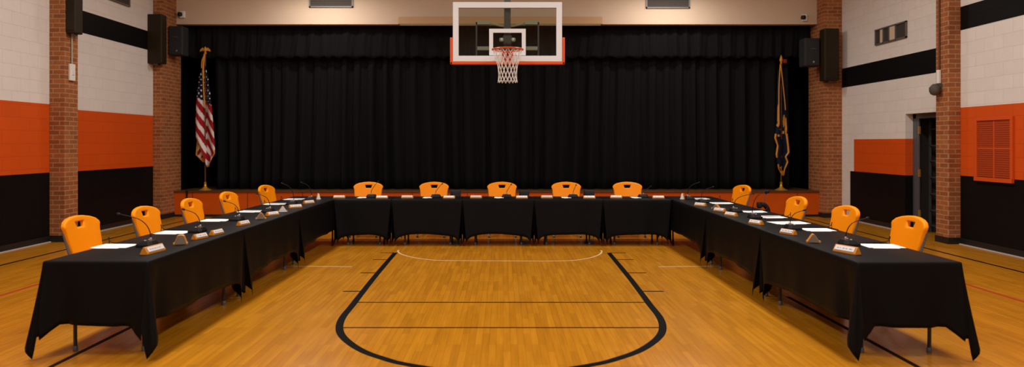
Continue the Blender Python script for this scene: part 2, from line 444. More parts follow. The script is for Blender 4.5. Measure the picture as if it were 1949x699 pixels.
# return-air grille on the right wall, three bays
o = empty('return_grille', (XR - 0.003, 13.43, 3.57)); tag(o, 'wide grey grille with pale and dark bays on the right wall above the black stripe', 'vent')
fr = MB(); fr.b2((-0.03, -0.54, 0), (0, 0.54, 0.025)); fr.b2((-0.03, -0.54, 0.285), (0, 0.54, 0.31))
for y in (-0.54, -0.2, 0.02, 0.23, 0.515): fr.b2((-0.03, y, 0), (0, y + 0.025, 0.31))
fr.build('vent_frame', M['vent'], o)
MB().b2((-0.006, -0.53, 0.02), (-0.002, 0.53, 0.29)).build('vent_backing', M['ventdark'], o)
for y0, y1 in ((-0.18, 0.02), (0.26, 0.36)):
    MB().b2((-0.02, y0, 0.03), (-0.012, y1, 0.28)).build('vent_damper', M['tan'], o)
# painted-over access grille on the orange band
o = empty('access_grille', (XR - 0.002, 10.60, 1.05)); tag(o, 'orange painted four panel grille set in the orange band of the right wall', 'vent')
fr = MB()
for a, b in (((-0.045, -0.41, 0), (0, 0.41, 0.06)), ((-0.035, -0.41, 0.93), (0, 0.41, 0.98)), ((-0.035, -0.41, 0.06), (0, -0.36, 0.93)), ((-0.035, 0.36, 0.06), (0, 0.41, 0.93)), ((-0.018, -0.012, 0.06), (0, 0.012, 0.93)), ((-0.016, -0.36, 0.49), (0, 0.36, 0.515))): fr.b2(a, b)
fr.build('grille_frame', M['ventframe'], o, bevel=0.003)
for y in (-0.19, 0.19):
    for z in (0.275, 0.722):
        p = MB().box((-0.006, y, z), (0.012, 0.35, 0.42))
        for i in range(13): p.box((-0.014, y, z - 0.195 + i * 0.0325), (0.008, 0.34, 0.014))
        p.build('grille_panel', M['orangevent'], o)

def cabinet(lo, hi, label, rim):
    c = [(a + b) / 2 for a, b in zip(lo, hi)]; o = empty('wall_speaker', (c[0], c[1], lo[2]))
    tag(o, label, 'speaker', 'bronze cabinets on the brick pillars')
    dx, dy, dz = [(b - a) / 2 for a, b in zip(lo, hi)]
    MB().b2((-dx, -dy, 0), (dx, dy, 2 * dz)).build('cabinet', M['bronze'], o, bevel=0.02, seg=3)
    g = MB().b2((-dx * .86, -dy - 0.008, 0.05), (dx * .86, -dy + 0.004, 2 * dz - 0.05))
    g.build('grille_cloth', M['bronze'], o, bevel=0.004)
    b = MB(); b.b2((-dx * .3, -dy * 0.5, -0.03), (dx * .3, dy * 0.5, 0.0)); b.build('bracket', M['mast'], o)
    return o
cabinet((-7.25, 11.66, 3.46), (-7.09, 11.88, 4.6), 'tall bronze speaker cabinet on the left pillar above the white switch box', 0)
cabinet((-7.52, 14.84, 3.32), (-7.20, 15.07, 4.36), 'tall bronze speaker cabinet facing front on the pillar at the left end of the stage', 0)
cabinet((6.90, 15.12, 2.98), (7.22, 15.38, 4.10), 'tall bronze speaker cabinet on the pillar at the right end of the stage', 0)
def pa(x0, x1, y, z0, z1, label):
    o = empty('stage_speaker', ((x0 + x1) / 2, y, z0)); tag(o, label, 'speaker', 'black speakers beside the stage'); w_ = (x1 - x0) / 2; h = z1 - z0
    MB().b2((-w_, 0, 0), (w_, 0.30, h)).build('cabinet', M['speaker'], o, bevel=0.015)
    MB().b2((-w_ * .9, -0.012, 0.02), (w_ * .9, 0.002, h - 0.02)).build('grille_cloth', M['speaker'], o, bevel=0.006)
    MB().box((w_ * .15, -0.016, 0.09), (0.035, 0.008, 0.035)).build('badge', M['chrome'], o, bevel=0.002)
    MB().box((w_ * .1, -0.015, h * .62), (0.10, 0.006, 0.012)).build('port_slot', M['mast'], o)
    sd = 1 if x0 > 0 else -1
    MB().b2((sd * (w_ - 0.01), 0.12, h * .42), (sd * (w_ + (0.13 if sd > 0 else 0.03)), 0.20, h * .55)).build('bracket', M['mast'], o)
pa(-7.28, -6.97, 15.30, 3.55, 4.18, 'black box speaker beside the pillar, above the striped flag')
pa(6.55, 6.88, 15.30, 3.31, 3.92, 'black box speaker beside the pillar, above the navy flag')
def seccam(x, z, label):
    o = empty('security_camera', (x, 15.72, z)); tag(o, label, 'camera', 'small cameras above the stage')
    mb = MB(); mb.box((0.03, -0.03, 0.0), (0.12, 0.06, 0.16)); mb.build('housing', M['lightbox'], o, bevel=0.02)
    MB().lathe([(0.001, -0.05), (0.045, -0.04), (0.055, 0), (0.045, 0.04), (0.001, 0.05)], (-0.01, -0.07, 0), 14).build('camera_ball', M['blackplastic'], o, smooth=True)
seccam(-7.18, 4.50, 'small white and black camera on the tan wall above the stage at the left pillar')
seccam(6.68, 4.43, 'small white and black camera on the tan wall above the stage at the right pillar')
# switch and conduit on the left pillar
o = empty('switch_box', (-7.25, 11.80, 2.68)); tag(o, 'white switch box with a conduit running up the left brick pillar', 'switch')
MB().b2((0, -0.07, 0), (0.04, 0.07, 0.28)).build('box', M['lightbox'], o, bevel=0.008)
MB().b2((0.04, -0.02, 0.10), (0.052, 0.02, 0.18)).build('switch_plate', M['plate'], o)
MB().tube([(0.02, 0, 0.28), (0.02, 0, 0.78)], 0.012).build('conduit', M['mount'], o, smooth=True)
o = empty('dome_camera', (7.2, 11.60, 2.42)); tag(o, 'dark dome camera with a pale conduit on the brick pillar by the closet', 'camera')
MB().lathe([(0.02, 0), (0.06, 0.02), (0.085, 0.07), (0.085, 0.13), (0.05, 0.17), (0.03, 0.19)], (-0.09, 0, 0), 18).build('dome', M['mast'], o, smooth=True)
MB().b2((-0.05, -0.05, 0.06), (0, 0.05, 0.20)).build('mount_plate', M['mast'], o)
MB().b2((-0.05, -0.035, 0.18), (-0.005, 0.035, 0.42)).build('junction_box', M['lightbox'], o, bevel=0.01)
MB().tube([(-0.02, 0, 0.42), (-0.02, 0, 3.7)], 0.014).build('conduit', M['woodpole'], o, smooth=True)
o = MB().b2((6.33, 15.90, 3.44), (6.41, 15.94, 3.53)).build('indicator_lamp', M['redlamp'], bevel=0.01); tag(o, 'dim red lamp high at the stage edge beside the navy flag', 'lamp')

# ------------------------------------------------------------------ court lines (paint on the floor)
def line(pts, wd, m, z=0.0012):
    bm = bmesh.new(); P = [Vector((p[0], p[1], 0)) for p in pts]; L = []
    for i, p in enumerate(P):
        t = (P[min(i + 1, len(P) - 1)] - P[max(i - 1, 0)]).normalized(); n = Vector((-t.y, t.x, 0)) * wd / 2
        L.append([bm.verts.new(p + n + Vector((0, 0, zz))) for zz in (0.0002, z)] + [bm.verts.new(p - n + Vector((0, 0, zz))) for zz in (z, 0.0002)])
    for A, B in zip(L, L[1:]):
        for k in range(3): bm.faces.new((A[k], A[k + 1], B[k + 1], B[k]))
    mb = MB(); mb.bm.free(); mb.bm = bm
    o = mb.build('court_line', m, fl); return o
half = [(1.592, 10.47), (1.556, 8.72), (1.521, 7.6), (1.503, 7.12), (1.490, 6.64), (1.446, 6.30), (1.366, 6.02), (1.239, 5.765), (1.077, 5.53), (0.904, 5.36), (0.72, 5.22), (0.38, 5.07), (0, 5.02)]
key = spline(half, 6)
line([(-x - 0.02, y) for x, y in key][:-1] + [(x - 0.02, y) for x, y in key[::-1]], 0.068, M['line_black'])
line([(-1.50, 7.229), (1.46, 7.229)], 0.032, M['line_brown'], 0.0008); line([(-1.45, 6.243), (1.41, 6.243)], 0.030, M['line_brown'], 0.0008)
for y, a, b in ((10.49, 1.57, 1.83), (9.88, 1.57, 1.83), (8.87, 1.56, 1.80), (7.765, 1.54, 1.77)):
    for s in (-1, 1): line([(s * a, y), (s * b, y)], 0.042, M['line_brown'], 0.0008)
warc = spline([(-1.60, 10.75), (-1.585, 10.6), (-1.50, 10.36), (-1.30, 10.08), (-1.05, 9.88), (-0.84, 9.81), (-0.26, 9.78), (0.385, 9.76), (0.67, 9.76), (0.96, 9.81), (1.21, 10.0), (1.40, 10.31), (1.482, 10.6), (1.49, 10.75)], 5)
line(warc, 0.026, M['line_white'], 0.0008)
line([(-2.9, 9.355), (-2.0, 9.312)], 0.024, M['line_white'], 0.0008); line([(2.05, 9.312), (2.9, 9.355)], 0.024, M['line_white'], 0.0008)
line([(-6.72, -6), (-6.72, 15.5)], 0.05, M['line_black']); line([(6.57, -6), (6.57, 15.5)], 0.05, M['line_black'])
line([(-5.39, -6), (-5.39, 8.25)], 0.05, M['line_red']); line([(5.36, -6), (5.36, 9.3)], 0.05, M['line_red'])
for x in (-3.31, 3.03): line([(x, 3.0), (x, 7.5)], 0.045, M['line_brown'])

# ------------------------------------------------------------------ tables and cloths
TH = 0.738
def folding_table(L, W):
    r = empty('folding_table')
    MB().b2((-L / 2 + 0.02, -W / 2 + 0.02, TH - 0.045), (L / 2 - 0.02, W / 2 - 0.02, TH - 0.006)).build('tabletop', M['tabletop'], r, bevel=0.008)
    for sx in (-1, 1):
        x = sx * (L / 2 - 0.20)
        for sy in (-1, 1):
            y = sy * (W / 2 - 0.13)
            lg = MB().tube(spline([(x - sx * 0.02, y * 0.8, TH - 0.045), (x, y * 0.92, 0.5), (x, y, 0.28), (x, y, 0.02)], 4), 0.014).build('leg', M['tablemetal'], r, smooth=True)
            MB().lathe([(0.017, 0), (0.019, 0.005), (0.019, 0.035), (0.015, 0.04)], (x, y, 0), 10).build('foot_cap', M['cap'], lg, smooth=True)
        MB().tube([(x, -(W / 2 - 0.13), 0.26), (x, W / 2 - 0.13, 0.26)], 0.010).build('cross_bar', M['tablemetal'], r, smooth=True)
        MB().tube([(x, 0, 0.26), (x * 0.35, 0, TH - 0.05)], 0.009).build('brace', M['tablemetal'], r, smooth=True)
    return r

def smoothstep(t): t = max(0, min(1, t)); return t * t * (3 - 2 * t)
def cloth(L, W, ext, tucked=None, seed=0, base=0.53, tip=0.11, IN=0.15):
    """draped cloth; ext: corners (sx, sy) that hang free; tucked: sign of the long side pressed in by chairs"""
    r = random.Random(seed); H = TH; perim = []      # each: base point, fn(t)->(dx,dy), drop
    rp = [r.uniform(0, 6) for _ in range(6)]
    def corner_side(sx, sy, d, along, is_long):
        """displacement of a side point at distance d from the corner: (toward centre along the side, outward)"""
        if (sx, sy) in ext:
            return 0.0, 0.05 * math.exp(-d / 0.07) - 0.05 * math.exp(-((d - 0.15) / 0.055) ** 2), 0.10 * max(0, 1 - d / 0.11) + 0.015 * math.exp(-d / 0.3)
        if is_long:
            k = max(0, 1 - d / 0.36) ** 2
            return IN * k, 0.012 * k, 0.08 * math.exp(-d / 0.28) + tip * math.exp(-d / 0.045)
        k = max(0, 1 - d / 0.24) ** 2
        return 0.09 * k, 0, 0.06 * math.exp(-d / 0.1)
    def side(p0, p1, n, c0, c1, is_long, N):
        p0, p1 = Vector(p0), Vector(p1); Ls = (p1 - p0).length; u = (p1 - p0).normalized(); nn = Vector(n)
        internal_short = (not is_long) and not (c0 in ext or c1 in ext)
        for i in range(1, N):
            q = i / N; q = 0.5 - 0.5 * math.cos(PI * q) if N > 12 else q
            d0 = q * Ls; d1 = Ls - d0
            a0, o0, h0 = corner_side(*c0, d0, u, is_long); a1, o1, h1 = corner_side(*c1, d1, u, is_long)
            rip = 0.008 * math.sin(d0 * 9 + rp[0]) + 0.005 * math.sin(d0 * 17 + rp[1])
            off = 0.022 + rip + o0 + o1
            if internal_short: off = -0.03 + 0.4 * rip
            if is_long and tucked is not None and n[1] * tucked > 0:
                e0 = 1 - 0.9 * math.exp(-d0 / 0.2) if c0 in ext else 1
                e1 = 1 - 0.9 * math.exp(-d1 / 0.2) if c1 in ext else 1
                off -= 0.17 * min(e0, e1)
            drop = base + h0 + h1 + 0.006 * math.sin(d0 * 7 + rp[2])
            if not is_long and not internal_short: drop -= 0.0
            disp = u * (a0 - a1) + nn * off
            perim.append((p0 + u * d0, nn, disp, drop))
    def corner(p, n0, n1, sx, sy, long_first):
        p = Vector(p); n0, n1 = Vector(n0), Vector(n1); m = 11
        for i in range(m):
            u = i / (m - 1); a = u * PI / 2; nn = (n0 * math.cos(a) + n1 * math.sin(a))
            if (sx, sy) in ext:
                s = math.sin(PI * u)
                disp = nn * (0.072 + 0.045 * s ** 1.5); sh = 0.0 * (u if long_first else 1 - u); b0 = base + 0.115 - sh; v = u if long_first else 1 - u; b0 = base + 0.10; mid = 0.64; drop = b0 + (mid - b0) * v / .4 if v < .4 else mid + (TH - 0.010 - mid) * (v - .4) / .32 if v < .72 else TH - 0.010 + (base + 0.04 - TH + 0.01) * (v - .72) / .28; disp = disp * (1 - 0.25 * max(0, 1 - abs(v - .72) / .25))
            else:
                v = u if long_first else 1 - u
                keys = [(0, -IN, 0.034, 0.19), (.2, -IN + .01, -.05, .12), (.4, -IN * .55, -.09, .10), (.58, -IN * .35, -.015, .13), (.75, -.004, 0.028, .20), (.87, -.012, -.05, .14), (1, -.03, -.09, .06)]
                for (a0, x0, y0, h0), (a1, x1, y1, h1) in zip(keys, keys[1:]):
                    if v <= a1 + 1e-9:
                        f = smoothstep((v - a0) / (a1 - a0)); dx, dy, hh = [b0 + (b1 - b0) * f for b0, b1 in ((x0, x1), (y0, y1), (h0, h1))]; break
                disp = Vector((dx * sx, dy * sy)); drop = min(base + hh, TH - 0.012)
            perim.append((p, nn, disp, drop))
    a, b = L / 2 - 0.012, W / 2 - 0.012; NL = max(30, int(L / 0.05)); NW = max(16, int(W / 0.05))
    side((a, b + .012), (-a, b + .012), (0, 1), (1, 1), (-1, 1), True, NL)
    corner((-a, b), (0, 1), (-1, 0), -1, 1, True)
    side((-a - .012, b), (-a - .012, -b), (-1, 0), (-1, 1), (-1, -1), False, NW)
    corner((-a, -b), (-1, 0), (0, -1), -1, -1, False)
    side((-a, -b - .012), (a, -b - .012), (0, -1), (-1, -1), (1, -1), True, NL)
    corner((a, -b), (0, -1), (1, 0), 1, -1, True)
    side((a + .012, -b), (a + .012, b), (1, 0), (1, -1), (1, 1), False, NW)
    corner((a, b), (1, 0), (0, 1), 1, 1, False)
    bm = bmesh.new(); rings = []
    P2 = []
    for p, nn, disp, drop in perim:
        onc = abs(abs(p.x) - a) < 1e-6 and abs(abs(p.y) - b) < 1e-6
        P2.append(p + nn * 0.012 if onc else p)
    rings.append([bm.verts.new((q.x - nn.x * 0.012, q.y - nn.y * 0.012, H)) for q, (p, nn, d_, dr) in zip(P2, perim)])
    rings.append([bm.verts.new((q.x - nn.x * 0.003, q.y - nn.y * 0.003, H - 0.003)) for q, (p, nn, d_, dr) in zip(P2, perim)])
    K = 12
    for k in range(K + 1):
        t = k / K; ring = []
        for q, (p, nn, disp, drop) in zip(P2, perim):
            z = H - 0.012 - (drop - 0.012) * t; w_ = t ** 1.15
            ring.append(bm.verts.new((q.x + disp.x * w_, q.y + disp.y * w_, z)))
        rings.append(ring)
    n = len(perim)
    for A, B in zip(rings, rings[1:]):
        for i in range(n): bm.faces.new((A[i], A[(i + 1) % n], B[(i + 1) % n], B[i]))
    bmesh.ops.remove_doubles(bm, verts=rings[0], dist=1e-5)
    be = [e for e in bm.edges if e.is_boundary and all(v.co.z > H - 1e-4 for v in e.verts)]
    bmesh.ops.contextual_create(bm, geom=be)
    mb = MB(); mb.bm.free(); mb.bm = bm
    o = mb.build('tablecloth', M['cloth'], smooth=True, angle=75)
    so = o.modifiers.new('thickness', 'SOLIDIFY'); so.thickness = 0.0025; so.offset = 1
    return o

def set_table(L, W, loc, rz, ext, tucked, seed, lab, base=0.53, tip=0.11, IN=0.15):
    t = folding_table(L, W); t.location = (*loc, 0); t.rotation_euler = (0, 0, rz)
    tag(t, 'folding table under black cloth, ' + lab, 'table', 'folding tables in a horseshoe')
    c = cloth(L, W, ext, tucked, seed, base, tip, IN); c.location = (*loc, 0); c.rotation_euler = (0, 0, rz)
    tag(c, 'black floor length tablecloth, ' + lab, 'tablecloth', 'black tablecloths')
LY = [5.345, 7.32, 9.30, 11.86]
wl = ['end table of the left row nearest the camera', 'middle table of the left row', 'table of the left row nearest the stage']
wr = [s.replace('left', 'right') for s in wl]
for i in range(3):
    y0, y1 = LY[i], LY[i + 1]
    # local +x runs away from the camera; for the left row local +y is the outer (chair) side
    e = {(-1, 1), (-1, -1)} if i == 0 else set()
    if i == 2: e |= {(1, 1)}
    set_table(y1 - y0, (0.80 if i == 0 else 0.83), (-3.10 if i == 0 else -3.115, (y0 + y1) / 2), R(90), e, 1, 10 + i, wl[i], 0.475, 0.185)
    e = {(-1, 1), (-1, -1)} if i == 0 else set()
    if i == 2: e |= {(1, -1)}
    yo = -0.04 if i == 0 else 0
    set_table(y1 - y0 - yo, (0.79 if i == 0 else 0.81), (3.065 if i == 0 else 3.085, (y0 + yo + y1) / 2), R(90), e, -1, 20 + i, wr[i], 0.475, 0.185)
BX = [-2.69, -1.778, -0.65, 0.49, 1.582, 2.67]
bl = ['first of the five far tables, at the left corner', 'second of the five far tables from the left', 'centre table of the five along the far side', 'fourth of the five far tables from the left', 'last of the five far tables, at the right corner']
for i in range(5):
    set_table(BX[i + 1] - BX[i], 0.66, ((BX[i] + BX[i + 1]) / 2, 11.17 + 0.33), 0, set(), None, 30 + i, bl[i], 0.525, 0.06, 0.055)

# ------------------------------------------------------------------ chairs
def back_shape(x, y, z):
    rec = 0.125 * (z - 0.47) / 0.47
    return (x, y + rec - 0.030 * (x / 0.26) ** 2 + 0.03, z)
def make_chair():
    r = empty('folding_chair')
    hw = [(0.0, 0.938), (0.09, 0.932), (0.17, 0.917), (0.225, 0.897), (0.258, 0.868), (0.266, 0.845), (0.256, 0.822), (0.247, 0.79), (0.238, 0.70), (0.222, 0.60), (0.205, 0.53), (0.16, 0.505), (0.0, 0.50)]
    outer = hw + [(-x, z) for x, z in hw[-2:0:-1]]
    hole = [(-0.062, 0.882), (0.062, 0.882), (0.050, 0.833), (0.044, 0.829), (-0.044, 0.829), (-0.050, 0.833)]
    mb = plate_mesh(outer, [hole], 0.046, 0.014, 3, back_shape)
    mb.build('backrest', M['chair'], r, smooth=True, angle=50)
    so = smooth_poly([(0.20, 0.0), (0.225, -0.2), (0.22, -0.37), (0.16, -0.42), (0, -0.425), (-0.16, -0.42), (-0.22, -0.37), (-0.225, -0.2), (-0.20, 0.0), (0, 0.01)], 4)
    mb = plate_mesh(so, [], 0.034, 0.012, 2, lambda x, y, z: (x, z - 0.01, 0.452 + y - 0.02 * math.sin(PI * min(1, max(0, -z / 0.42))) * (1 - (x / 0.23) ** 2) - 0.02 * max(0, (-z - 0.36) / 0.06)))
    mb.build('seat', M['chair'], r, smooth=True, angle=50)
    for s in (-1, 1):
        MB().tube(spline([(s * 0.236, 0.120, 0.825), (s * 0.236, 0.085, 0.70), (s * 0.232, 0.035, 0.54), (s * 0.232, -0.03, 0.42), (s * 0.232, -0.16, 0.24), (s * 0.232, -0.335, 0.013)], 4), 0.0135).build('front_leg', M['steel'], r, smooth=True)
        MB().tube([(s * 0.205, -0.22, 0.432), (s * 0.205, -0.10, 0.32), (s * 0.205, 0.16, 0.012)], 0.012).build('rear_leg', M['steel'], r, smooth=True)
        MB().b2((s * 0.205 - 0.016, 0.145, 0), (s * 0.205 + 0.016, 0.178, 0.02)).build('foot_cap', M['blackplastic'], r)
        MB().b2((s * 0.232 - 0.016, -0.352, 0), (s * 0.232 + 0.016, -0.318, 0.02)).build('foot_cap', M['blackplastic'], r)
    MB().tube([(-0.232, -0.24, 0.135), (0.232, -0.24, 0.135)], 0.009).build('cross_bar', M['steel'], r, smooth=True)
    MB().tube([(-0.205, 0.10, 0.083), (0.205, 0.10, 0.083)], 0.009).build('cross_bar', M['steel'], r, smooth=True)
    return r
chairs = []
lq = ['at the near end of the left row', 'second from the near end of the left row', 'third from the near end of the left row', 'fourth from the near end of the left row', 'at the far corner of the left row, beside the stage']
for (x, y, t), q in zip([(-4.13, 6.80, 87), (-4.02, 7.82, 88), (-4.0, 8.92, 89), (-4.0, 10.13, 87), (-4.0, 11.75, 82)], lq): chairs.append((x, y, t, q))
rq = ['at the near end of the right row', 'second from the near end of the right row', 'third from the near end of the right row', 'at the far corner of the right row, below the navy flag']
for (x, y, t), q in zip([(3.95, 6.76, -88), (3.88, 7.88, -87), (3.90, 9.24, -87), (4.03, 11.75, -79)], rq): chairs.append((x, y, t, q))
fq = ['first from the left behind the far tables', 'second from the left behind the far tables', 'in the middle behind the far tables', 'fourth from the left behind the far tables', 'last on the right behind the far tables']
for x, q in zip([-2.42, -1.24, -0.025, 1.13, 2.225], fq): chairs.append((x, 12.68, rnd.uniform(-3, 3), q))
ch0 = None
for x, y, t, q in chairs:
    o = make_chair() if ch0 is None else copy_tree(ch0)
    ch0 = ch0 or o
    a = R(t); off = 0.155     # top of the back sits 0.155 m behind the seat hinge
    o.location = (x + math.sin(a) * off, y - math.cos(a) * off, 0); o.rotation_euler = (0, 0, a)
    tag(o, 'orange plastic folding chair ' + q, 'chair', 'orange folding chairs round the tables')

# ------------------------------------------------------------------ things on the tables
TZ = TH + 0.0030
def mic(loc, rz, out, hgt, label, cord=None, bend=0.0):
    """local -y points to the speaker's seat; neck leans that way by out, rises hgt"""
    r = empty('gooseneck_microphone', (loc[0], loc[1], TZ), rz); tag(r, label, 'microphone', 'gooseneck microphones on the tables')
    lo, hi = rrect(0.165, 0.15, 0.03), rrect(0.125, 0.09, 0.025)
    md = rrect(0.162, 0.147, 0.03)
    MB().loft([[(x, y, 0) for x, y in lo], [(x, y, 0.018) for x, y in md], [(x, y + 0.014, 0.05) for x, y in hi]]).build('base', M['blackplastic'], r, bevel=0.004)
    for s in (-1, 1):
        MB().lathe([(0.011, 0), (0.012, 0.006), (0.009, 0.010)], (s * 0.035, 0.0, 0.046), 12).build('button', M['chrome'], r, smooth=True)
    bx = bend
    pts = spline([(0, 0.03, 0.045), (0, 0.025, 0.045 + hgt * 0.30), (bx * .4, 0.02 - out * 0.12, 0.045 + hgt * 0.62), (bx * .7, 0.02 - out * 0.42, 0.045 + hgt * 0.84), (bx, 0.02 - out, 0.045 + hgt)], 6)
    nk = MB().tube(pts, [0.0050 - 0.0018 * i / len(pts) for i in range(len(pts))], 8).build('gooseneck', M['blackplastic'], r, smooth=True)
    MB().lathe([(0.012, 0), (0.012, 0.018), (0.008, 0.028)], (0, 0.03, 0.046), 12).build('neck_collar', M['chrome'], r, smooth=True)
    d = (Vector(pts[-1]) - Vector(pts[-3])).normalized(); e = Vector(pts[-1])
    MB().tube([e - d * 0.005, e + d * 0.004, e + d * 0.02, e + d * 0.028], [0.006, 0.0095, 0.0095, 0.005], 10).build('mic_capsule', M['blackplastic'], r, smooth=True)
    if cord:
        MB().tube(spline(cord, 6), 0.0035, 6).build('cord', M['blackplastic'], r, smooth=True)
    return r
ordn = ['nearest the camera', 'second from the camera', 'third from the camera', 'fourth from the camera', 'fifth from the camera', 'furthest from the camera, by the corner']
# left row: seats lie at -x, so local -y -> -x  (rz = -90)
LMIC = [(-3.10, 6.13, 0.25, 0.235, 0.02), (-3.085, 7.10, 0.15, 0.18, 0), (-3.09, 8.16, 0.15, 0.175, 0), (-3.05, 9.12, 0.15, 0.19, 0), (-3.08, 10.25, 0.15, 0.26, 0), (-3.04, 11.05, 0.14, 0.23, 0)]
for i, (x, y, out, hg, bd) in enumerate(LMIC):
    # cord to the outer edge with a loop over it (local frame: -y = outward, +x = toward -world y ... )
    e = -(x + 3.56)      # local y of the table's outer edge is e negative
    yl = (-3.53 - x)
    cord = [(-0.07, -0.05, 0.006), (-0.12, yl * 0.5, 0.004), (-0.16, yl + 0.05, 0.005), (-0.17, yl + 0.0, 0.03), (-0.20, yl - 0.02, 0.05), (-0.23, yl - 0.03, 0.02), (-0.23, yl - 0.04, -0.10)]
    mic((x, y), R(-90), out, hg, 'black gooseneck microphone on the left row, ' + ordn[i], cord, bd)
RMIC = [(3.04, 6.19, 0.17, 0.19, 0), (3.01, 7.32, 0.13, 0.15, 0), (3.0, 8.40, 0.14, 0.27, 0), (3.02, 9.15, 0.24, 0.19, 0), (3.0, 10.57, 0.16, 0.19, 0), (2.96, 11.2, 0.16, 0.22, 0)]
for i, (x, y, out, hg, bd) in enumerate(RMIC):
    yl = -(3.49 - x)
    cord = [(0.07, -0.05, 0.006), (0.12, yl * 0.5, 0.004), (0.16, yl + 0.05, 0.005), (0.17, yl + 0.0, 0.03), (0.20, yl - 0.02, 0.05), (0.23, yl - 0.03, 0.02), (0.23, yl - 0.04, -0.10)]
    mic((x, y), R(90), out, hg, 'black gooseneck microphone on the right row, ' + ordn[i], cord, bd)
BM_ = [(-2.17, 0.10, 0.21), (-1.11, 0.095, 0.17), (0.056, 0.07, 0.16), (1.148, 0.05, 0.15), (2.30, 0.13, 0.13)]
bo = ['at the left corner table', 'at the second table from the left', 'at the centre table', 'at the fourth table from the left', 'at the right corner table']
for i, (x, bx, hg) in enumerate(BM_):
    # speakers sit beyond (+y): local -y -> +y, so rz = 180; sideways bend shows as +x in the world
    mic((x, 11.60), R(180), 0.05, hg, 'black gooseneck microphone on the far side, ' + bo[i], None, -bx)

def paper(x, y, rz, w_, d_, label, n=2):
    r = empty('paper_handout', (x, y, TZ), R(rz)); tag(r, label, 'paper', 'paper handouts on the tables')
    MB().b2((-w_ / 2 + 0.03, -d_ / 2 - 0.02, 0), (w_ / 2 - 0.06, d_ / 2 - 0.03, 0.0015)).build('lower_sheet', M['paper'], r)
    s = MB().b2((-w_ / 2, -d_ / 2, 0.0016), (w_ / 2, d_ / 2, 0.0034)).build('upper_sheet', M['paper'], r)
    k = MB()
    for i in range(4):
        k.b2((-w_ * 0.25, -d_ * 0.25 + i * d_ * 0.14, 0.0034), (w_ * (0.05 + 0.06 * (i % 3)), -d_ * 0.25 + i * d_ * 0.14 + 0.006, 0.0038))
    k.build('print_marks', M['ink'], s)
pq = ['white paper handout before the {} microphone of the {} row']
oq = ['nearest', 'second', 'third', 'fourth', 'fifth', 'furthest']
for i, (x, y) in enumerate([(-3.37, 6.12), (-3.30, 7.05), (-3.33, 8.16), (-3.30, 9.22), (-3.34, 10.34), (-3.32, 11.21)]):
    paper(x, y, rnd.uniform(-4, 4), 0.31, 0.235, 'white paper handout beside the %s microphone of the left row' % oq[i])
for i, (x, y, w_) in enumerate([(3.285, 6.12, .31), (3.24, 7.27, .30), (3.245, 8.52, .30), (3.26, 9.19, .30), (3.24, 10.47, .31), (3.16, 11.31, .26)]):
    paper(x, y, rnd.uniform(-4, 4), w_, 0.235, 'white paper handout beside the %s microphone of the right row' % ['nearest', 'second', 'third', 'fourth', 'fifth', 'furthest'][i])
paper(3.20, 7.90, 8, 0.40, 0.24, 'wide spread of white paper between the second and third microphones of the right row')
for i, x in enumerate([-2.31, -1.24, -0.07, 1.03, 2.17]):
    paper(x, 11.55, 0, 0.15, 0.24, 'white paper handout beside the microphone ' + bo[i])

def nameplate(x, y, rz, label, ln=0.27, z=TZ, h=0.054, face='plate'):
    """desk name block; local -y is the side that carries the plate"""
    r = empty('desk_nameplate', (x, y, z), R(rz)); tag(r, label, 'nameplate', 'wooden desk nameplates')
    d = h * 1.15
    mb = MB(); sec = lambda xx: [(xx, -d / 2, 0), (xx, d / 2, 0), (xx, d / 2, 0.010), (xx, 0.008, h), (xx, -0.004, h), (xx, -d / 2, 0.012)]
    mb.loft([sec(-ln / 2), sec(ln / 2)]); mb.build('wood_block', M['oak'], r, bevel=0.003)
    sl = math.atan2(h - 0.012, d / 2 - 0.004)
    rot = Matrix.Rotation(sl, 3, 'X'); ctr = Vector((0, -(d / 2 + 0.004) / 2 - 0.002, (h + 0.012) / 2 + 0.002)); nrm = Vector((0, -math.sin(sl), math.cos(sl)))
    p = MB().box(ctr + nrm * 0.001, (ln * 0.86, h * 0.68, 0.005), rot).build('name_plate', M[face], r, bevel=0.001)
    g = random.Random(int(abs(x * 91 + y * 37))); k = MB(); xx = -ln * 0.33
    while xx < ln * 0.30:
        w_ = g.uniform(0.008, 0.03); k.box(ctr + nrm * 0.0042 + Vector((xx + w_ / 2, 0, 0)), (w_, 0.007, 0.001), rot); xx += w_ + g.uniform(0.008, 0.02)
    k.build('worn_engraving', M['ink'], p)
    return r
def plaque(x, y, rz, label, m='smoke', top=0.0, hh=0.078, lean=0, a=0.053):
    """triangular desk plaque; local -y faces the viewer"""
    r = empty('desk_plaque', (x, y, TZ), R(rz)); tag(r, label, 'nameplate', 'triangular desk plaques')
    tip = min(0.012, a * .4)
    out = [(-a, 0), (a, 0), (a, 0.010), (tip + top, hh - .006), (tip * .4 + top * .4, hh), (-tip * .4 - top * .4, hh), (-tip - top, hh - .006), (-a, 0.010)]
    q = Matrix.Rotation(R(lean), 3, 'X')
    mb = MB(); mb.loft([[q @ Vector((px, yy, pz)) for px, pz in out] for yy in (-0.02, 0.04)]); mb.build('wood_block', M['oak'], r, bevel=0.003)
    inn = [(px * 0.90, 0.004 + pz * 0.90) for px, pz in out]
    mb = MB(); mb.loft([[q @ Vector((px, yy, pz)) for px, pz in inn] for yy in (-0.026, -0.019)]); mb.build('face_plate', M[m], r)
    for s in (-1, 1): MB().box((s * a * 0.95, -0.01, 0.010), (0.02, 0.03, 0.02)).build('corner_foot', M['oak'], r, bevel=0.003)
    return r
lnp = ['wooden desk nameplate with silver face at the near end of the left row', 'wooden nameplate just past the nearest left plaque, first of the two side by side', 'wooden nameplate just past the nearest left plaque, second of the two side by side', 'wooden nameplate in front of the third microphone of the left row', 'small tilted wooden nameplate between the two far triangular plaques of the left row', 'wooden nameplate in front of the fifth microphone of the left row', 'turned wooden nameplate near the far end of the left row']
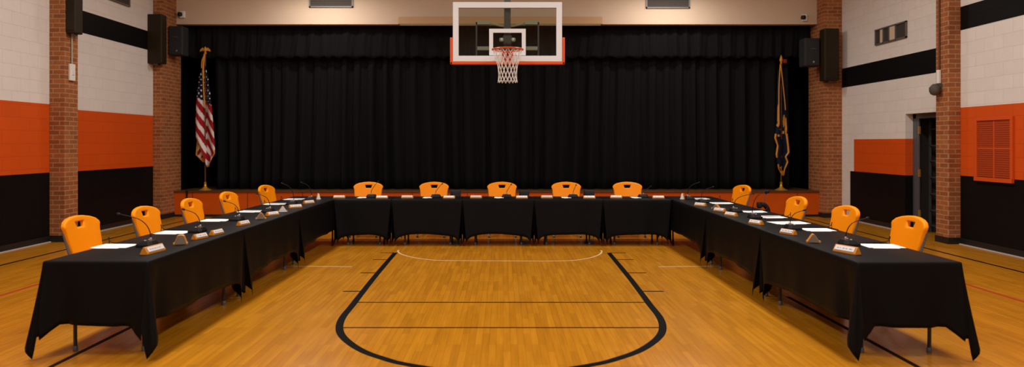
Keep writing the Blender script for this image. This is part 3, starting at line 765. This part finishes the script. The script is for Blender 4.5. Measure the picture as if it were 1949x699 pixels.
for (x, y, t), q in zip([(-2.865, 5.76, 84), (-2.845, 6.60, 78), (-2.81, 6.90, 80), (-2.84, 7.69, 76), (-2.855, 8.70, 62), (-2.87, 9.71, 40), (-2.875, 10.40, 55)], lnp): nameplate(x, y, t, q, 0.25 if y < 6 else 0.18, h=0.060 if y < 6 else 0.049)
plaque(-2.85, 6.22, 18, 'round topped grey triangular plaque on the near table of the left row', 'smoke', 0.016, 0.085)
plaque(-2.85, 8.28, 18, 'grey brown triangular plaque at the middle table of the left row')
plaque(-2.86, 9.13, 20, 'triangular plaque with pale face and wood rim on the left row', 'plate')
o = plaque(-2.93, 11.15, 25, 'narrow upright white plaque on a wood foot at the left corner', 'paper', 0, 0.10, 0, 0.03)
rnp = ['wooden desk nameplate with silver face at the near end of the right row', 'wooden nameplate before the second microphone of the right row', 'wooden nameplate before the third microphone of the right row', 'wooden nameplate before the fourth microphone of the right row', 'small wooden nameplate beside the lying plaque on the right row', 'wooden nameplate before the fifth microphone of the right row']
for (x, y, t), q in zip([(2.80, 5.74, -68), (2.80, 6.92, -68), (2.785, 7.76, -66), (2.795, 8.64, -64), (2.83, 9.20, -60), (2.80, 10.0, -52)], rnp): nameplate(x, y, t, q, 0.22 if y < 6 else 0.18, h=0.060 if y < 6 else 0.049)
plaque(2.79, 6.34, -14, 'taupe triangular plaque on the near table of the right row')
plaque(2.885, 9.55, -40, 'taupe plaque leaning back behind a small nameplate on the right row', 'smoke', 0, 0.07, 0)
plaque(2.84, 11.16, -30, 'narrow upright white plaque on a wood foot at the right corner', 'paper', 0, 0.10, 0, 0.03)
bn = [-2.66, -1.957, -1.557, -0.876, -0.442, 0.298, 0.706, 1.387, 1.829, 2.50]
for i, x in enumerate(bn):
    nameplate(x, 11.36 if i % 2 else 11.42, rnd.uniform(-3, 3), 'wooden nameplate %s of the microphone %s' % ('left' if i % 2 == 0 else 'right', bo[i // 2]), 0.19, h=0.046, face='plate' if i in (0, 2, 4, 6) else 'paper')
# water bottle caps / small silver clips beside the far plates
for i, x in enumerate([-2.545, 0.43, 1.33, 2.45]):
    pass

# ------------------------------------------------------------------ black boxes and stand behind the tables
for i, x in enumerate([-0.88, 0.385, 1.58]):  # plain boxes guessed from unclear dark shapes; not known to be speakers
    r = empty('black_box', (x, 13.0, 0)); tag(r, 'narrow black box standing in front of the stage, ' + ['beside the second far chair', 'beside the middle far chair', 'beside the fourth far chair'][i], 'speaker', 'black boxes before the stage')
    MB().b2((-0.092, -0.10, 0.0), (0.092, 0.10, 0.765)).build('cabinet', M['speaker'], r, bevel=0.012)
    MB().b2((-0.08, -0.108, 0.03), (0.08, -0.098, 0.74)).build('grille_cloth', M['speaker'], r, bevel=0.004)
r = empty('equipment_stand', (3.62, 9.62, 0)); tag(r, 'black stand with a bent padded arm and clip behind the right row', 'stand')
MB().lathe([(0.16, 0), (0.16, 0.015), (0.05, 0.03), (0.02, 0.04)], n=20).build('foot', M['blackplastic'], r, smooth=True)
MB().tube(spline([(0, 0, 0.03), (0.0, 0, 0.55), (0.0, 0, 0.68), (-0.02, 0, 0.755), (-0.07, 0, 0.795), (-0.14, 0, 0.785)], 5), [0.02] * 6 + [0.032] * 20, 12).build('bent_arm', M['blackplastic'], r, smooth=True)
MB().lathe([(0.02, -0.045), (0.038, -0.03), (0.04, 0.02), (0.03, 0.04)], (-0.12, 0, 0.79), 14).build('arm_head', M['blackplastic'], r, smooth=True)
MB().tube(spline([(-0.045, 0, 0.80), (-0.05, 0, 0.87), (-0.03, 0, 0.95)], 5), 0.006).build('stem', M['mast'], r, smooth=True)
MB().box((-0.015, 0, 0.965), (0.06, 0.03, 0.035), Matrix.Rotation(R(-25), 3, 'Y')).build('clip', M['blackplastic'], r, bevel=0.006)
o = MB().loft([[(-7.03, 15.572, 0.58), (-6.975, 15.572, 0.58), (-6.975, 15.60, 0.58), (-7.03, 15.60, 0.58)], [(-7.02, 15.566, 0.50), (-6.985, 15.566, 0.50), (-6.985, 15.578, 0.50), (-7.02, 15.578, 0.50)], [(-7.01, 15.566, 0.30), (-6.99, 15.566, 0.30), (-6.99, 15.576, 0.30), (-7.01, 15.576, 0.30)]]).build('hanging_strap', M['blackplastic'])
tag(o, 'black strap hanging over the stage edge behind the left row of chairs', 'strap')

# ------------------------------------------------------------------ basketball goal
g = empty('basketball_goal', (0.065, 11.1, 0)); tag(g, 'glass basketball backboard with orange padding, rim and net hanging from above', 'basketball hoop')
W2, Z0, Z1 = 0.858, 2.922, 3.855
MB().b2((-W2 + 0.02, -0.006, Z0 + 0.02), (W2 - 0.02, 0.006, Z1 - 0.02)).build('glass_board', M['glass'], g)
fr = MB(); e = 0.088
for a, b in (((-W2, -0.03, Z0), (W2, 0.03, Z0 + e)), ((-W2, -0.03, Z1 - e), (W2, 0.03, Z1)), ((-W2, -0.03, Z0 + e), (-W2 + e, 0.03, Z1 - e)), ((W2 - e, -0.03, Z0 + e), (W2, 0.03, Z1 - e))): fr.b2(a, b)
fr.build('board_frame', M['bbwhite'], g)
tq = MB(); x0, z0, z1, t = 0.288, 3.02, 3.438, 0.062
for a, b in (((-x0, -0.009, z0), (x0, -0.0065, z0 + t)), ((-x0, -0.009, z1 - t), (x0, -0.0065, z1)), ((-x0, -0.009, z0 + t), (-x0 + t, -0.0065, z1 - t)), ((x0 - t, -0.009, z0 + t), (x0, -0.0065, z1 - t))): tq.b2(a, b)
tq.build('target_square', M['bbwhite'], g)
pd = MB()
pd.b2((-W2 - 0.045, -0.035, Z0 - 0.05), (W2 + 0.045, 0.035, Z0 - 0.002))
for s in (-1, 1): pd.b2((s * (W2 + 0.002), -0.035, Z0 - 0.05), (s * (W2 + 0.045), 0.035, 3.30))
pd.build('edge_padding', M['bborange'], g, bevel=0.012)
MB().b2((-0.055, 0.10, 3.0), (0.055, 0.20, 4.2)).build('mast', M['mast'], g, bevel=0.01)
MB().tube([(0, 0.15, 4.1), (0, 0.55, 5.0), (0, 1.2, CE)], 0.05, 12).build('ceiling_strut', M['mast'], g, smooth=True)
for s in (-1, 1):
    MB().tube([(s * 0.1, 0.15, 4.15), (s * 1.1, 0.4, CE)], 0.035, 10).build('ceiling_strut', M['mount'], g, smooth=True)
    br = MB(); br.b2((s * 0.28, 0.03, 3.515), (s * 0.50, 0.12, 3.575)); br.build('upper_bracket', M['mount'], g)
    MB().b2((s * 0.285, 0.03, 3.11), (s * 0.49, 0.10, 3.165)).build('lower_bracket', M['mount'], g)
    MB().b2((s * 0.478, 0.03, 3.0), (s * 0.502, 0.06, 3.55)).build('back_rod', M['mast'], g)
    MB().tube([(s * 0.05, 0.15, 3.5), (s * 0.30, 0.09, 3.54)], 0.018).build('brace', M['mount'], g, smooth=True)
    MB().tube([(s * 0.05, 0.15, 3.13), (s * 0.30, 0.08, 3.14)], 0.018).build('brace', M['mount'], g, smooth=True)
hub = MB(); hub.box((0, 0.06, 3.27), (0.14, 0.08, 0.16)); hub.build('rim_housing', M['mast'], g, bevel=0.03, seg=3)
for s in (-1, 1): MB().lathe([(0.03, -0.03), (0.04, -0.015), (0.04, 0.015), (0.03, 0.03)], (s * 0.09, 0.03, 3.27), 14).build('spring_cap', M['mount'], g, smooth=True)
ry = -0.43; rr_ = 0.232; rz_ = 3.055
rim = MB().tube([(rr_ * math.cos(2 * PI * k / 32), ry + rr_ * math.sin(2 * PI * k / 32), rz_) for k in range(32)], 0.013, 8, True).build('rim', M['rim'], g, smooth=True)
bk = MB(); bk.b2((-0.075, ry + rr_ - 0.02, rz_ - 0.012), (0.075, -0.008, rz_ + 0.014)); bk.b2((-0.085, -0.035, 2.93), (0.085, -0.031 + 0.02, rz_ + 0.03))
bk.build('rim_bracket', M['rim'], g, bevel=0.004)
vb = MB()
for x0, x1 in ((-0.075, -0.03), (-0.03, -0.005), (0.075, 0.03), (0.03, 0.005)): vb.tube([(x0, -0.03, 2.95 if abs(x0) > .05 else 3.04), (x1, ry + rr_ + 0.0, rz_ - 0.005)], 0.012)
vb.build('rim_strut', M['rim'], rim, smooth=True)
nm = MB(); ns = 16
prof = [(0.228, 0.0), (0.205, 0.07), (0.178, 0.15), (0.155, 0.23), (0.142, 0.31), (0.138, 0.39), (0.142, 0.46), (0.148, 0.50)]
for k in range(ns):
    for sgn in (-1, 1):
        pts = []
        for i, (r_, dz) in enumerate(prof):
            a = 2 * PI * (k + sgn * 0.5 * i) / ns
            pts.append((r_ * math.cos(a), ry + r_ * math.sin(a), rz_ - dz))
        nm.tube(pts, 0.0042, 5)
nm.build('net', M['net'], g, smooth=True)

# ------------------------------------------------------------------ flags
def lerp_tab(tab, y):
    if y <= tab[0][0]: return tab[0][1]
    for (a, b), (c, d) in zip(tab, tab[1:]):
        if y <= c: return b + (d - b) * (y - a) / (c - a)
    return tab[-1][1]
def hanging(name, left, right, z0, z1, yfun, colour, mats, parent, nx=40, ny=110):
    """a folded flag panel: left/right give the half outline (x) against height z going down"""
    bm = bmesh.new(); rows = []
    for j in range(ny + 1):
        s = z0 + (z1 - z0) * j / ny; l, r_ = lerp_tab(left, s), lerp_tab(right, s)
        rows.append([bm.verts.new((l + (r_ - l) * i / nx, yfun(i / nx, s), -s)) for i in range(nx + 1)])
    for j in range(ny):
        for i in range(nx):
            f = bm.faces.new((rows[j][i], rows[j][i + 1], rows[j + 1][i + 1], rows[j + 1][i]))
            c = f.calc_center_median(); f.material_index = colour(c.x, -c.z, i, j, nx, ny)
    mb = MB(); mb.bm.free(); mb.bm = bm
    o = mb.build(name, mats, parent, smooth=True, angle=180)
    so = o.modifiers.new('thickness', 'SOLIDIFY'); so.thickness = 0.004
    return o
def pole(parent, top, eagle):
    MB().tube([(0, 0, 0.12), (0, 0, top - 0.10)], 0.014, 12).build('pole', M['woodpole'], parent, smooth=True)
    MB().lathe([(0.135, 0), (0.14, 0.008), (0.125, 0.02), (0.085, 0.035), (0.05, 0.06), (0.032, 0.085), (0.036, 0.10), (0.026, 0.115), (0.026, 0.17), (0.032, 0.18), (0.018, 0.19)], n=28).build('stand_base', M['brass'], parent, smooth=True)
    if eagle:
        t = MB().lathe([(0.012, -0.14), (0.025, -0.12), (0.03, -0.10), (0.016, -0.08), (0.03, -0.06), (0.035, -0.03), (0.022, 0.0), (0.02, 0.02), (0.008, 0.035)], (0, 0, top), 14).build('finial', M['gold'], parent, smooth=True)
        for s in (-1, 1):
            MB().loft([[(s * 0.01, -0.012, top - 0.06), (s * 0.01, 0.012, top - 0.06), (s * 0.01, 0.012, top - 0.01), (s * 0.01, -0.012, top - 0.01)],
                       [(s * 0.06, -0.01, top - 0.055), (s * 0.06, 0.01, top - 0.055), (s * 0.06, 0.01, top + 0.015), (s * 0.06, -0.01, top + 0.015)],
                       [(s * 0.115, -0.006, top - 0.075), (s * 0.115, 0.006, top - 0.075), (s * 0.115, 0.006, top - 0.035), (s * 0.115, -0.006, top - 0.035)]]).build('finial_wing', M['gold'], t, smooth=True)
    else:
        MB().lathe([(0.012, -0.12), (0.028, -0.10), (0.016, -0.08), (0.03, -0.05), (0.036, -0.02), (0.02, 0.04), (0.003, 0.09)], (0, 0, top), 14).build('finial', M['gold'], parent, smooth=True)
# striped flag: s = drop below the finial (m); 84.8 px of the picture are 1 m there
fa = empty('flag_stand', (-6.69, 15.80, 0.572)); tag(fa, 'striped red and white flag with gold fringe on a brass based pole', 'flag')
TOPA = 3.19
pole(fa, TOPA, True)
hold = empty('flag', (0, 0, 0)); bpy.data.objects.remove(hold)
def P_(tab, cx, ytop, k): return [((y - ytop) / k, (x - cx) / k) for y, x in tab]
kA = 84.8
lA = P_([(118, 388), (130, 385), (150, 380.5), (180, 377), (200, 375.5), (230, 374.5), (262, 375), (318, 396.5)], 391, 92, kA)
rA = P_([(118, 391), (130, 394), (150, 399), (180, 403), (200, 405), (240, 409), (285, 412), (292, 412), (303, 406), (318, 398.5)], 391, 92, kA)
def colA(x, s, i, j, nx, ny):
    xp, yp = x * kA + 391, s * kA + 92
    if j >= ny - 2 or (yp > 262 and i < 4) or (yp > 285 and i > nx - 4): return 3
    if yp < 193 + 0.5 * (xp - 390):
        if ((int(yp / 2.6) + 2 * (int(xp / 3.4) % 2)) % 4 == 0) and yp > 135 and (int(xp / 1.7) % 2 == 0): return 1
        return 2
    k = (yp - 1.75 * (xp - 390) + (6 if xp > 394 else 0)) / 13.0
    return 0 if (k % 2) < 1.12 else 1
yA = lambda u, s: -0.03 - 0.05 * math.sin(u * PI * 2.6 + 0.5) * min(1, s * 1.2)
fp = hanging('flag_cloth', lA, rA, (118 - 92) / kA, (318 - 92) / kA, yA, colA, [M['red'], M['flagwhite'], M['navy'], M['gold']], fa)
lB = P_([(225, 374), (262, 374), (295, 371), (309, 385)], 391, 92, kA); rB = P_([(225, 392), (262, 392), (300, 392), (309, 389)], 391, 92, kA)
def colB(x, s, i, j, nx, ny):
    xp, yp = x * kA + 391, s * kA + 92
    if j >= ny - 6 or i < 3 or yp > 298 + 0.75 * (xp - 373): return 3
    return 0 if int((yp + 1.5 * (xp - 380)) / 10) % 2 == 0 else 1
hanging('flag_fold', lB, rB, (225 - 92) / kA, (309 - 92) / kA, lambda u, s: 0.045 + 0.02 * math.sin(u * 5), colB, [M['red'], M['flagwhite'], M['navy'], M['gold']], fp, 24, 60)
for o in [fp]: o.location = (0, 0, TOPA)
MB().tube(spline([(-0.01, -0.02, TOPA - 0.13), (-0.02, -0.06, TOPA - 0.45), (0.0, -0.10, TOPA - 0.80), (0.02, -0.11, TOPA - 1.10), (0.045, -0.11, TOPA - 1.35)], 6), [0.02] * 10 + [0.014] * 20, 8).build('gold_cord', M['gold'], fa, smooth=True)
MB().tube(spline([(0.0, -0.02, TOPA - 0.13), (-0.05, -0.05, TOPA - 0.28), (-0.055, -0.06, TOPA - 0.45)], 6), [0.012] * 20, 8).build('gold_tassel', M['gold'], fa, smooth=True)

fb = empty('flag_stand', (6.235, 15.80, 0.572)); tag(fb, 'navy flag with gold fringe furled on a brass based pole', 'flag')
TOPB = 2.95
pole(fb, TOPB, False)
lC = P_([(135, 1479), (160, 1477.5), (200, 1476.5), (240, 1475.5), (262, 1472), (277, 1477), (293, 1474.5), (321, 1479.6), (334, 1486.5)], 1486, 112, kA)
rC = P_([(135, 1486), (160, 1489), (200, 1492), (252, 1496), (278, 1499), (290, 1500), (298, 1494), (308, 1498), (321, 1492), (334, 1489.5)], 1486, 112, kA)
spots = [(1478.5, 220, 1.3, 22), (1478, 238, 2.2, 3), (1491, 230, 1.6, 12), (1494, 240, 1.5, 16), (1490, 252, 2, 3), (1482, 246, 1, 1.2), (1481, 258, 1, 1), (1479, 258, 2, 2), (1485, 318, 2.2, 2)]
def colC(x, s, i, j, nx, ny):
    xp, yp = x * kA + 1486, s * kA + 112
    if j >= ny - 5: return 1
    if yp > 255 and (i < 4 or i >= nx - 4): return 1 if not (300 < yp < 312 and i < 4) else 0
    for a, b, rx, ry in spots:
        if ((xp - a) / rx) ** 2 + ((yp - b) / ry) ** 2 < 1: return 1
    if yp > 318 and abs(abs(xp - 1488) - (334 - yp) * 0.33) < 1.2: return 1
    return 0
fc = hanging('flag_cloth', lC, rC, (135 - 112) / kA, (334 - 112) / kA, lambda u, s: -0.03 - 0.04 * math.sin(u * PI * 2.2) * min(1, s), colC, [M['navy'], M['gold']], fb)
fc.location = (0, 0, TOPB)
MB().tube(spline([(-0.03, -0.03, TOPB - 0.12), (-0.07, -0.06, TOPB - 0.6), (-0.085, -0.09, TOPB - 1.1), (-0.085, -0.10, TOPB - 1.48)], 6), 0.013, 8).build('gold_cord', M['gold'], fb, smooth=True)
MB().tube(spline([(-0.02, -0.03, TOPB - 0.12), (0.0, -0.07, TOPB - 0.45), (0.045, -0.09, TOPB - 0.95), (0.06, -0.09, TOPB - 1.15)], 6), 0.010, 8).build('gold_cord', M['gold'], fb, smooth=True)

# ------------------------------------------------------------------ light: ceiling fixtures of the gym
def area(name, loc, sx, sy, watts, col=(1.0, 0.935, 0.86), rot=(0, 0, 0)):
    l = bpy.data.lights.new(name, 'AREA'); l.shape = 'RECTANGLE'; l.size = sx; l.size_y = sy; l.energy = watts; l.color = col
    o = bpy.data.objects.new(name, l); COL.objects.link(o); o.location = loc; o.rotation_euler = rot; return o
for x in (-3.4, 3.4):
    for y in (-1.5, 2.5, 6.5, 10.5):
        area('ceiling_lamp', (x, y, CE - 0.12), 0.6, 1.2, 155)
for x in (-3.9, 3.6):
    area('stage_wash_lamp', (x, 14.7, 5.0), 1.3, 0.3, 55)
w_ = bpy.data.worlds.new('gym_air'); scn.world = w_; w_.use_nodes = True
w_.node_tree.nodes['Background'].inputs[0].default_value = (0.9, 0.75, 0.6, 1)
w_.node_tree.nodes['Background'].inputs[1].default_value = 0.02

# ------------------------------------------------------------------ camera
cam = bpy.data.cameras.new('camera'); co = bpy.data.objects.new('camera', cam); COL.objects.link(co)
co.location = (0, 0, 1.64); co.rotation_euler = (R(90), 0, 0)
cam.sensor_width = 36; cam.lens = 36 * 1340 / 1949
cam.shift_x = 16.5 / 1949; cam.shift_y = -77.5 / 1949
cam.clip_start = 0.05; cam.clip_end = 100
cam.dof.use_dof = True; cam.dof.focus_distance = 8.6; cam.dof.aperture_fstop = 1.2
scn.camera = co
scn.view_settings.view_transform = 'Standard'; scn.view_settings.look = 'None'
scn.view_settings.exposure = 0.0; scn.view_settings.gamma = 1; scn.view_settings.use_curve_mapping = False
